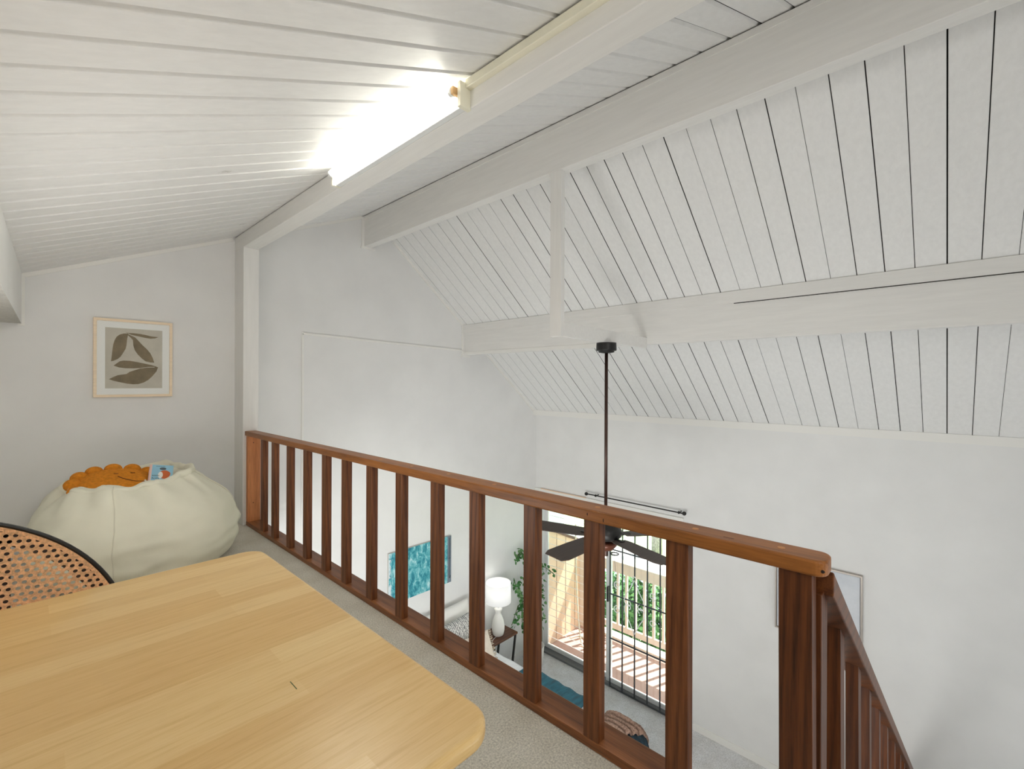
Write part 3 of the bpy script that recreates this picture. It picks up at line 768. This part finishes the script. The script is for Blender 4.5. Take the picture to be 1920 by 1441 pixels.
for sg in (1, -1):
    sc(smoothpath([(gx-.012, yc+.005*sg, -1.28), (gx-.012, yc+.06*sg, -1.40), (gx-.012, yc+.135*sg, -1.53), (gx-.012, yc+.13*sg, -1.60), (gx-.012, yc+.09*sg, -1.63), (gx-.012, yc+.05*sg, -1.60), (gx-.012, yc+.07*sg, -1.565)], 6))
    sc(smoothpath([(gx-.012, yc+.005*sg, -1.96), (gx-.012, yc+.06*sg, -1.84), (gx-.012, yc+.135*sg, -1.71), (gx-.012, yc+.13*sg, -1.64), (gx-.012, yc+.09*sg, -1.61), (gx-.012, yc+.05*sg, -1.64), (gx-.012, yc+.07*sg, -1.675)], 6))
    for sz in (1, -1): sc(scroll(yc+.245*sg, -1.57+sz*.11, sg, -sz, .052))
# white wire screen over the fixed half
t = thing('wire_screen', 'thin white wires stretched across the fixed door half beside the plant', 'screen', (XW+.16, 3.9, ZF))
for k in range(19):
    z = -.80-.1085*k
    MB().tube([(XW+.15, 3.32, z), (XW+.15, 4.46, z)], .0035, 5).build('wire', M['white_iron'], t)
for y in (3.33, 4.455): MB().box(XW+.145, XW+.155, y-.006, y+.006, ZF, DZ-.06).build('upright', M['white_iron'], t)

# curtain rod
rx = XW-.075
t = thing('curtain_rod', 'thin black curtain rod with ball finials above the sliding door', 'curtain rod', (rx, 2.92, -.30))
MB().tube([(rx, 2.26, -.301), (rx, 3.575, -.297)], .008, 10).build('rod', M['black'], t)
for y in (2.235, 3.60): MB().ball((rx, y, -.299), .024).build('finial', M['black'], t, smooth=True)
for y in (2.30, 3.45):
    MB().tube([(XW, y, -.30), (rx, y, -.302)], .007, 8).tube([(rx, y-.006, -.299), (rx, y+.006, -.299)], .017, 12).build('bracket', M['black'], t)

# ------------------------------------------------------------------ pictures downstairs
t = thing('ocean_canvas', 'teal and white aerial ocean canvas on the gable wall above the bed', 'picture', (3.25, W, -1.0))
ORG[t.name] = Vector((2.80, W, -1.0)); t.location = (2.80, W, -1.0)
MB().box(2.806, 3.70, W-.03, W-.002, -1.285, -.704).build('canvas', M['canvas_edge'], t)
MB().box(2.806, 3.64, W-.0315, W-.03, -1.285, -.704).build('ocean_print', M['ocean'], t)
sg = MB().box(3.64, 3.70, W-.0315, W-.03, -1.285, -.704).build('grey_strip', M['slate'], t)
MB().tube(smoothpath([(3.672, W-.0325, -.73), (3.672, W-.0325, -.95), (3.668, W-.0325, -1.19), (3.676, W-.0325, -1.23), (3.688, W-.0325, -1.20)], 5), .003, 5).box(3.655, 3.685, W-.0335, W-.0315, -.985, -.98).build('dark_line', M['ink'], sg)
t = thing('misty_canvas', 'pale misty blue canvas in a thin champagne frame behind the stair newel', 'picture', (XW, .935, -.92))
yx = lambda a, y, c: (y, a, c)
frame_ring(.573, 1.296, -1.29, -.562, .014, XW-.04, XW, yx).build('frame', M['silver'], t)
MB().box(XW-.03, XW-.006, .592, 1.277, -1.271, -.581).build('canvas', M['cloudy'], t)

# ------------------------------------------------------------------ bed
BX0, BX1, BY0, BY1, BZ = 2.42, 4.10, 2.72, 4.54, -2.15
t = thing('bed', 'bed with white duvet against the gable wall downstairs', 'bed', ((BX0+BX1)/2, (BY0+BY1)/2, ZF))
MB().box(BX0+.03, BX1-.03, BY0+.03, BY1, ZF, ZF+.3).build('base', M['bedbase'], t, bevel=.02)
def bedtop(u, v, lift=0.0, drop=.34, ox=0.0):
    """cloth over the mattress: across (u) with both sides hanging"""
    wdt = BX1-BX0+2*ox; s_ = u*(wdt+2*drop)-drop
    if s_ < 0: x, z = BX0-ox, BZ+s_
    elif s_ > wdt: x, z = BX1+ox, BZ-(s_-wdt)
    else: x, z = BX0-ox+s_, BZ
    e = min(max(s_, 0), wdt); rr_ = .05
    dd = min(e, wdt-e)
    if 0 <= s_ <= wdt and dd < rr_: z -= (rr_-math.sqrt(max(0, rr_**2-(rr_-dd)**2)))*.9
    return x, z+lift
def duv(u, v):
    x, z = bedtop(u, v); y = BY0+(BY1-BY0)*v
    n_ = noise.noise(Vector((x*3, y*4, z*3)))*.018
    return Vector((x, y, z+n_ if abs(z-BZ) < .06 else z))+Vector((n_*.6 if abs(z-BZ) > .06 else 0, 0, 0))
m_ = MB(); m_.box(BX0+.02, BX1-.02, BY0+.02, BY1, ZF+.3, BZ-.03); m_.build('mattress', M['pil_white'], t, bevel=.04)
m_ = MB(); m_.grid(duv, 90, 60); m_.build('duvet', M['duvet'], t, smooth=True, solid=.012)
def thr(u, v):
    x, z = bedtop(u, v, .02, .40, .02); y = 2.74+.87*v
    n_ = noise.noise(Vector((x*5, y*9, 1.7)))*.014+math.sin(y*26+noise.noise(Vector((x*2, y*2, 0)))*4)*.007
    y += .03*noise.noise(Vector((x*3, v*2, 5)))
    return Vector((x+(n_ if z < BZ-.04 else 0), y, z+(n_ if z > BZ-.04 else 0)))
m_ = MB(); m_.grid(thr, 90, 70)
tag(m_.build('teal_blanket', M['teal'], smooth=True, solid=.014), 'wrinkled teal velvet blanket spread over the foot half of the bed', 'blanket')
def pillow(name, c, w, h, d, rot, mat_, label, fringe=False):
    t = thing(name, label, 'pillow', c, 'pillows on the bed')
    R_ = Matrix.Rotation(rot[2], 3, 'Z') @ Matrix.Rotation(rot[1], 3, 'Y') @ Matrix.Rotation(rot[0], 3, 'X')
    pm = MB()
    def pp(u, v, sg):
        a, b_ = 2*u-1, 2*v-1
        e = max(0, (1-abs(a)**2.4)*(1-abs(b_)**2.4))**.42
        pin = 1-.06*(1-abs(a)**2)*abs(b_)**3
        p = Vector((a*w/2*(1-.05*(1-b_*b_)*abs(a)**4), sg*d/2*e, b_*h/2*pin))
        p += Vector((0, .012*noise.noise(Vector((a*2+c[0], b_*2, sg*3))), 0))*e
        return Vector(c)+R_ @ p
    for sg in (1, -1): pm.grid(lambda u, v: pp(u, v, sg), 26, 26)
    pm.build('case', mat_, t, smooth=True, weld=True)
    if fringe:
        rnd = random.Random(2)
        for u, o in ((0, -1), (1, 1)):
            fr_ = MB()
            for k in range(34):
                p = pp(u, (k+.5)/34, 1); q = p+R_ @ Vector((o*.04, .012*rnd.uniform(-1, 1), .012*rnd.uniform(-1, 1)))
                fr_.tube([p, q], .004, 4)
            fr_.build('fringe', M['fringe'], t)
pillow('white_pillow', (3.54, 4.40, -1.81), .76, .58, .16, (math.radians(-14), 0, 0), M['pil_white'], 'plain white pillow leaning on the gable wall behind the striped one')
pillow('striped_pillow', (3.44, 4.17, -1.83), .66, .50, .16, (math.radians(-22), 0, math.radians(3)), M['pil_grey'], 'grey and white striped pillow in the middle of the bed pillows')
pillow('cream_pillow', (3.50, 3.90, -1.93), .62, .50, .17, (math.radians(-32), math.radians(4), math.radians(-4)), M['pil_cream'], 'cream woven pillow with fringed sides at the front of the pillows', True)

# bench at the foot with knitted throw
def benchpt(u, v):
    # rounded bar along x, cross-section in y-z
    x = 2.5+1.70*u; q = PI*v; endr = math.sqrt(max(0, 1-max(0, (abs(2*u-1)-.90)/.10)**2))
    cyy, hw, hh = 2.31, .265*max(.35, endr), .655*max(.72, endr**.6)
    ce = abs(math.cos(q))**.55*math.copysign(1, math.cos(q)); se = abs(math.sin(q))**.55
    pl_ = .006*math.sin(2*PI*26*u+1.5*noise.noise(Vector((x*3, v*3, 0))))
    return Vector((x, cyy+ce*(hw+pl_), ZF+.02+se*(hh+pl_)))
t = thing('bench', 'slate blue velvet bench with gathered pleats at the foot of the bed', 'bench', (3.3, 2.34, ZF))
m_ = MB(); m_.grid(benchpt, 130, 34)
m_.build('cushion', M['navy'], t, smooth=True, solid=.01)
m_ = MB().box(2.6, 4.02, 2.16, 2.52, ZF, ZF+.1); m_.build('base', M['black'], t)
def knit(u, v):
    uu = .69+.36*u
    w = v*(.46+.42*u*u)+.02*math.sin(3*u+1)
    p = benchpt(min(1.0, uu), min(1, max(0, w)))
    ex = max(0, uu-.965)
    bul = .030+.016*math.sin(2*PI*9*u+2.2*noise.noise(Vector((u*3, v*4, 2))))+.018*noise.noise(Vector((u*4, v*5, 9)))+.006*abs(math.sin(60*v))
    c_ = Vector((p.x, 2.34, ZF+.22)); d = (p-c_).normalized()
    q = p+d*bul+Vector((ex*1.4, 0, -ex*2.6))
    q.z = max(q.z, ZF+.03); return q
m_ = MB(); m_.grid(knit, 90, 90)
tag(m_.build('knitted_throw', M['knit'], smooth=True, solid=.02), 'brown chunky knitted throw draped over the end of the blue bench', 'throw')

# ------------------------------------------------------------------ night table and lamp
t = thing('night_table', 'small walnut topped night table with slanted black legs beside the bed', 'table', (4.37, 4.39, ZF))
MB().box(4.14, 4.60, 4.225, 4.545, -2.175, -2.148).build('top', M['walnut'], t, bevel=.003)
for x, dx in ((4.575, -.10), (4.165, .10)):
    for y in (4.245, 4.525): MB().bar((x, y, -2.175), (x+dx, y, ZF), .022, .022, (0, 1, 0)).build('leg', M['black'], t)
    MB().box(x-.011, x+.011, 4.245, 4.525, -2.195, -2.175).build('crossbar', M['black'], t)
LC = Vector((4.365, 4.365, -2.148))
t = thing('table_lamp', 'lit white ceramic table lamp with drum shade on the night table', 'lamp', LC)
MB().lathe([(.06, 0), (.072, .01), (.084, .07), (.086, .12), (.076, .19), (.055, .245), (.036, .285), (.036, .30), (.046, .33), (.054, .352), (.03, .356)], LC, 36).build('base', M['ceramic'], t, smooth=True)
MB().tube([LC+Vector((0, 0, .35)), LC+Vector((0, 0, .52))], .008, 8).build('stem', M['alu'], t)
sh = MB(); sh.lathe([(.168, .445), (.166, .698)], LC, 48, False); sh.build('shade', M['shade'], t, smooth=True, solid=.003)
MB().ball(LC+Vector((0, 0, .575)), .034).build('bulb', M['bulb'], t, smooth=True)
MB().tube(smoothpath([LC+Vector((-.06, -.03, .01)), LC+Vector((-.14, -.05, .006)), LC+Vector((-.2, -.1, -.02)), LC+Vector((-.16, -.16, -.3)), LC+Vector((-.05, -.1, -.62))], 6), .003, 5).build('cord', M['alu'], t)

# ------------------------------------------------------------------ climbing plant in the corner
t = thing('trailing_plant', 'leafy green trailing plant in the corner beside the lamp and door', 'plant', (5.02, 4.30, ZF))
MB().lathe([(.10, 0), (.13, .02), (.15, .28), (.14, .28), (.12, .25)], (5.02, 4.30, ZF), 28).build('pot', M['pot'], t, smooth=True)
stems = [[(5.02, 4.30, ZF+.25), (5.0, 4.33, -2.0), (4.97, 4.38, -1.45), (4.88, 4.42, -1.20), (4.78, 4.43, -1.27)],
         [(5.02, 4.30, ZF+.25), (4.96, 4.34, -2.2), (4.86, 4.40, -1.85), (4.78, 4.41, -1.72), (4.74, 4.42, -1.55)],
         [(5.0, 4.33, -2.0), (4.92, 4.38, -1.9), (4.80, 4.40, -1.93), (4.68, 4.38, -2.08), (4.62, 4.36, -2.12)],
         [(5.0, 4.33, -2.1), (4.95, 4.40, -2.05), (4.88, 4.40, -2.15), (4.90, 4.38, -2.32)],
         [(4.97, 4.38, -1.45), (5.08, 4.36, -1.40), (5.16, 4.24, -1.43), (5.2, 4.10, -1.50)],
         [(5.08, 4.36, -1.40), (5.20, 4.36, -1.55), (5.235, 4.34, -2.0), (5.24, 4.33, -2.58)],
         [(5.0, 4.33, -2.0), (4.95, 4.40, -1.75), (4.93, 4.41, -1.55)]]
stm = MB(); lv = MB(); rnd = random.Random(11)
for S_ in stems:
    P = smoothpath(S_, 8); stm.tube(P, .005, 5)
    L = sum((P[i+1]-P[i]).length for i in range(len(P)-1)); nl = int(L/.013)
    for k in range(nl):
        i = min(int((k+.5)/nl*(len(P)-1)), len(P)-2)
        if P[i].z < ZF+.45: continue
        p = P[i]+Vector((rnd.uniform(-1, 1), rnd.uniform(-1, .4), rnd.uniform(-.8, 1)))*.055
        p.x = min(p.x, XW-.05); p.y = min(p.y, W-.03)
        d = Vector((rnd.uniform(-1, 1), rnd.uniform(-1, .3), rnd.uniform(-.9, .3))).normalized(); n_ = d.cross(Vector((rnd.uniform(-1, 1), rnd.uniform(-1, 1), rnd.uniform(.2, 1)))).normalized()
        s_ = d.cross(n_); sz = rnd.uniform(.028, .046)
        pts_ = [p, p+d*sz*.35+s_*sz*.62, p+d*sz*.95+s_*sz*.55, p+d*sz*1.5, p+d*sz*.95-s_*sz*.55, p+d*sz*.35-s_*sz*.62]
        mid = p+d*sz*.8+n_*sz*.16
        vv = [lv.bm.verts.new(q) for q in pts_]; vm = lv.bm.verts.new(mid)
        for j in range(6): lv.face([vv[j], vv[(j+1) % 6], vm])
stm.build('stems', M['stem'], t, smooth=True); lv.build('leaves', M['leaf'], t)

# ------------------------------------------------------------------ balcony and outdoors
PZ = -2.86
struct(MB().box(XW+.13, 6.62, 1.0, 4.62, PZ-.15, PZ).build('floor', M['deck']), 'red-brown balcony deck outside the sliding door')
sw = [(XW+.13, PZ-.15), (6.47, PZ-.15), (6.47, -1.456), (XW+.13, -1.01)]
sp = MB(); sp.prism(sw, lambda a, b_, h: (a, h, b_), 4.50, 4.62)
swo = struct(sp.build('wall_balcony', M['beige']), 'beige sided wall at the left end of the balcony')
gr_ = MB()
for x in (5.568, 5.802, 6.04, 6.294): gr_.box(x-.004, x+.004, 4.498, 4.503, PZ+.02, -1.02-(x-5.5)*.402-.03)
gr_.build('siding_grooves', M['brown_cap'], swo)
MB().hexa([(XW+.13, 4.47, -1.02), (6.5, 4.47, -1.478), (6.5, 4.64, -1.478), (XW+.13, 4.64, -1.02), (XW+.13, 4.47, -.975), (6.5, 4.47, -1.433), (6.5, 4.64, -1.433), (XW+.13, 4.64, -.975)]).build('cap', M['brown_cap'], swo)
struct(MB().box(XW+.0, 7.2, 5.4, 5.5, -4, .4).build('wall_neighbour', M['greywall']), 'pale grey wall beyond the balcony')
struct(MB().box(XW+.13, 6.95, .6, 5.4, -.28, -.16).build('ceiling_balcony', M['greywall']), 'grey balcony roof')
t = thing('balcony_railing', 'beige painted wooden balcony railing outside the sliding door', 'railing', (6.5, 2.9, PZ))
MB().box(6.44, 6.58, 1.0, 4.5, -1.64, -1.60).build('top_rail', M['balcony'], t, bevel=.004)
MB().box(6.48, 6.52, 1.0, 4.5, -1.79, -1.64).build('upper_rail', M['balcony'], t, bevel=.003)
MB().box(6.48, 6.52, 1.0, 4.5, -2.70, -2.61).build('lower_rail', M['balcony'], t, bevel=.003)
MB().box(6.46, 6.62, 1.0, 4.5, PZ, PZ+.045).build('kerb', M['balcony'], t, bevel=.003)
k = 0; y = 1.08
while y < 4.48:
    MB().box(6.482, 6.518, y-.018, y+.018, -2.62, -1.78).build('baluster', M['balcony'], t, bevel=.002); y += .1515
MB().box(6.44, 6.56, 4.40, 4.5, PZ, -1.60).build('post', M['balcony'], t, bevel=.003)
t = MB().tube(smoothpath([(5.95, 4.24, -1.0), (5.95, 4.235, -1.48), (5.95, 4.222, -1.89), (5.95, 4.195, -2.3), (5.95, 4.15, -2.7), (5.95, 4.10, PZ+.012), (5.92, 3.98, PZ+.012), (6.1, 4.15, PZ+.012), (6.15, 4.3, PZ+.012), (6.0, 4.38, PZ+.012)], 8), .011, 8).build('garden_hose', M['hose'], smooth=True)
tag(t, 'pale hose hanging down and curling on the balcony deck', 'hose')
GZ = -4.2
struct(MB().box(6.0, 60, -30, 60, GZ-.3, GZ).build('ground', M['lawn']), 'sunny green lawn beyond the balcony')
struct(MB().bar((9.6, -20, GZ+.012), (12.2, 40, GZ+.012), 1.9, .03).build('road', M['road']), 'grey road beyond the balcony')
struct(MB().bar((11.6, -20, GZ+.014), (14.2, 40, GZ+.014), 1.3, .03).build('pavement', M['pave']), 'pale pavement beside the road')
def bush(name, c, rx_, rz_, nl, seed, label, group=None, mt='bush'):
    t = thing(name, label, 'bush', (c[0], c[1], GZ), group)
    rnd = random.Random(seed)
    MB().tube([(c[0], c[1], GZ), (c[0], c[1], c[2])], .05, 6).build('stem', M['bark'], t)
    f = MB()
    for _ in range(nl):
        d = Vector((rnd.gauss(0, 1), rnd.gauss(0, 1), rnd.gauss(0, 1))).normalized(); rr_ = rnd.uniform(.55, 1)
        p = Vector(c)+Vector((d.x*rx_*rr_, d.y*rx_*rr_, d.z*rz_*rr_)); sz = rnd.uniform(.04, .085)
        a_ = Vector((rnd.gauss(0, 1), rnd.gauss(0, 1), rnd.gauss(0, .6))).normalized(); b_ = a_.cross(d+Vector((.01, 0, .02))).normalized()
        vv = [f.bm.verts.new(q) for q in (p-a_*sz, p+b_*sz*.5, p+a_*sz, p-b_*sz*.5)]; f.face(vv)
    f.build('foliage', M[mt], t)
bush('shrub', (7.75, 3.95, -3.2), .62, 1.05, 2600, 1, 'taller green shrub behind the balcony railing in front of the tree trunk', 'shrubs behind the balcony railing')
bush('shrub', (8.65, 5.1, -3.5), .55, .75, 1800, 2, 'lower green shrub behind the balcony railing near the gate handle', 'shrubs behind the balcony railing')
t = thing('tree', 'tall tree with grey mottled trunk on the lawn', 'tree', (13.9, 6.75, GZ))
MB().tube([(13.9, 6.75, GZ), (13.93, 6.77, -1.0), (13.9, 6.8, 3.0)], [.17, .14, .1], 12).build('trunk', M['bark'], t, smooth=True)
f = MB(); rnd = random.Random(4)
for _ in range(1800):
    d = Vector((rnd.gauss(0, 1), rnd.gauss(0, 1), rnd.gauss(0, 1))).normalized()*rnd.uniform(.5, 1)
    p = Vector((13.9, 6.8, 4.6))+Vector((d.x*2.2, d.y*2.2, d.z*1.9)); s_ = Vector((rnd.gauss(0, 1), rnd.gauss(0, 1), rnd.gauss(0, 1))).normalized(); q = s_.orthogonal().normalized()
    vv = [f.bm.verts.new(x) for x in (p-s_*.14, p+q*.08, p+s_*.14, p-q*.08)]; f.face(vv)
f.build('crown', M['treeleaf'], t)

# ------------------------------------------------------------------ light
w = bpy.data.worlds.new('sky'); SC.world = w; w.use_nodes = True
bg = w.node_tree.nodes['Background']; bg.inputs['Color'].default_value = (.80, .90, 1.0, 1); bg.inputs['Strength'].default_value = 3.0
def sun_(): 
    l = bpy.data.lights.new('sun', 'SUN'); l.energy = 12.0; l.angle = .009; l.color = (1, .96, .9)
    o = bpy.data.objects.new('sun', l); COL.objects.link(o)
    d = Vector((-.534, .207, -.819)); o.rotation_euler = d.to_track_quat('-Z', 'Y').to_euler(); o.location = (12, 0, 10)
sun_()
def area(name, loc, d, sx, sy, e, c):
    l = bpy.data.lights.new(name, 'AREA'); l.shape = 'RECTANGLE'; l.size = sx; l.size_y = sy; l.energy = e; l.color = c
    o = bpy.data.objects.new(name, l); COL.objects.link(o); o.location = loc; o.rotation_euler = Vector(d).to_track_quat('-Z', 'Y').to_euler()
    return o
area('under_loft_fill', (.9, 1.3, -1.1), (.58, .78, .26), 2.2, 1.2, 76, (1, .99, .975))  # added fill hidden below the loft floor, evens out gable and eave walls
area('bedroom_fill', (3.0, -2.3, -1.1), (.15, 1, .05), 2.6, 1.6, 24, (1, .985, .96))  # added fill behind the camera, lifts the lower eave wall and bedroom carpet
area('loft_up_fill', (-.34, 2.15, .35), (.12, 0, 1), .4, 1.5, 20, (1, .985, .96))  # unseen upward fill left of the view, added to brighten the loft boards
area('loft_back_fill', (.1, -1.5, 1.9), (.2, .85, -.5), 1.6, .6, 46, (1, .98, .95))  # added fill, no real fixture: brightens table, loft carpet and loft wall

# ------------------------------------------------------------------ camera
ya, ro = math.radians(46.6), math.radians(.216)
F = Vector((math.sin(ya), math.cos(ya), 0)); rt = Vector((math.cos(ya), -math.sin(ya), 0)); up = Vector((0, 0, 1))
Rv = rt*math.cos(ro)+up*math.sin(ro); Uv = -rt*math.sin(ro)+up*math.cos(ro)
cam = bpy.data.cameras.new('camera'); co = bpy.data.objects.new('camera', cam); COL.objects.link(co)
mw = Matrix((Rv, Uv, -F)).transposed().to_4x4(); mw.translation = Vector((0, 0, 1.22)); co.matrix_world = mw
cam.sensor_width = 36; cam.lens = 865.5*36/1920; cam.shift_y = -3.7/1920; cam.clip_start = .02; cam.clip_end = 200
SC.camera = co
SC.view_settings.view_transform = 'Standard'; SC.view_settings.look = 'None'; SC.view_settings.gamma = 1.0
SC.view_settings.exposure = 0.06; SC.view_settings.use_curve_mapping = False
SC.cycles.use_denoising = True; SC.cycles.max_bounces = 14; SC.cycles.diffuse_bounces = 9; SC.cycles.transparent_max_bounces = 16
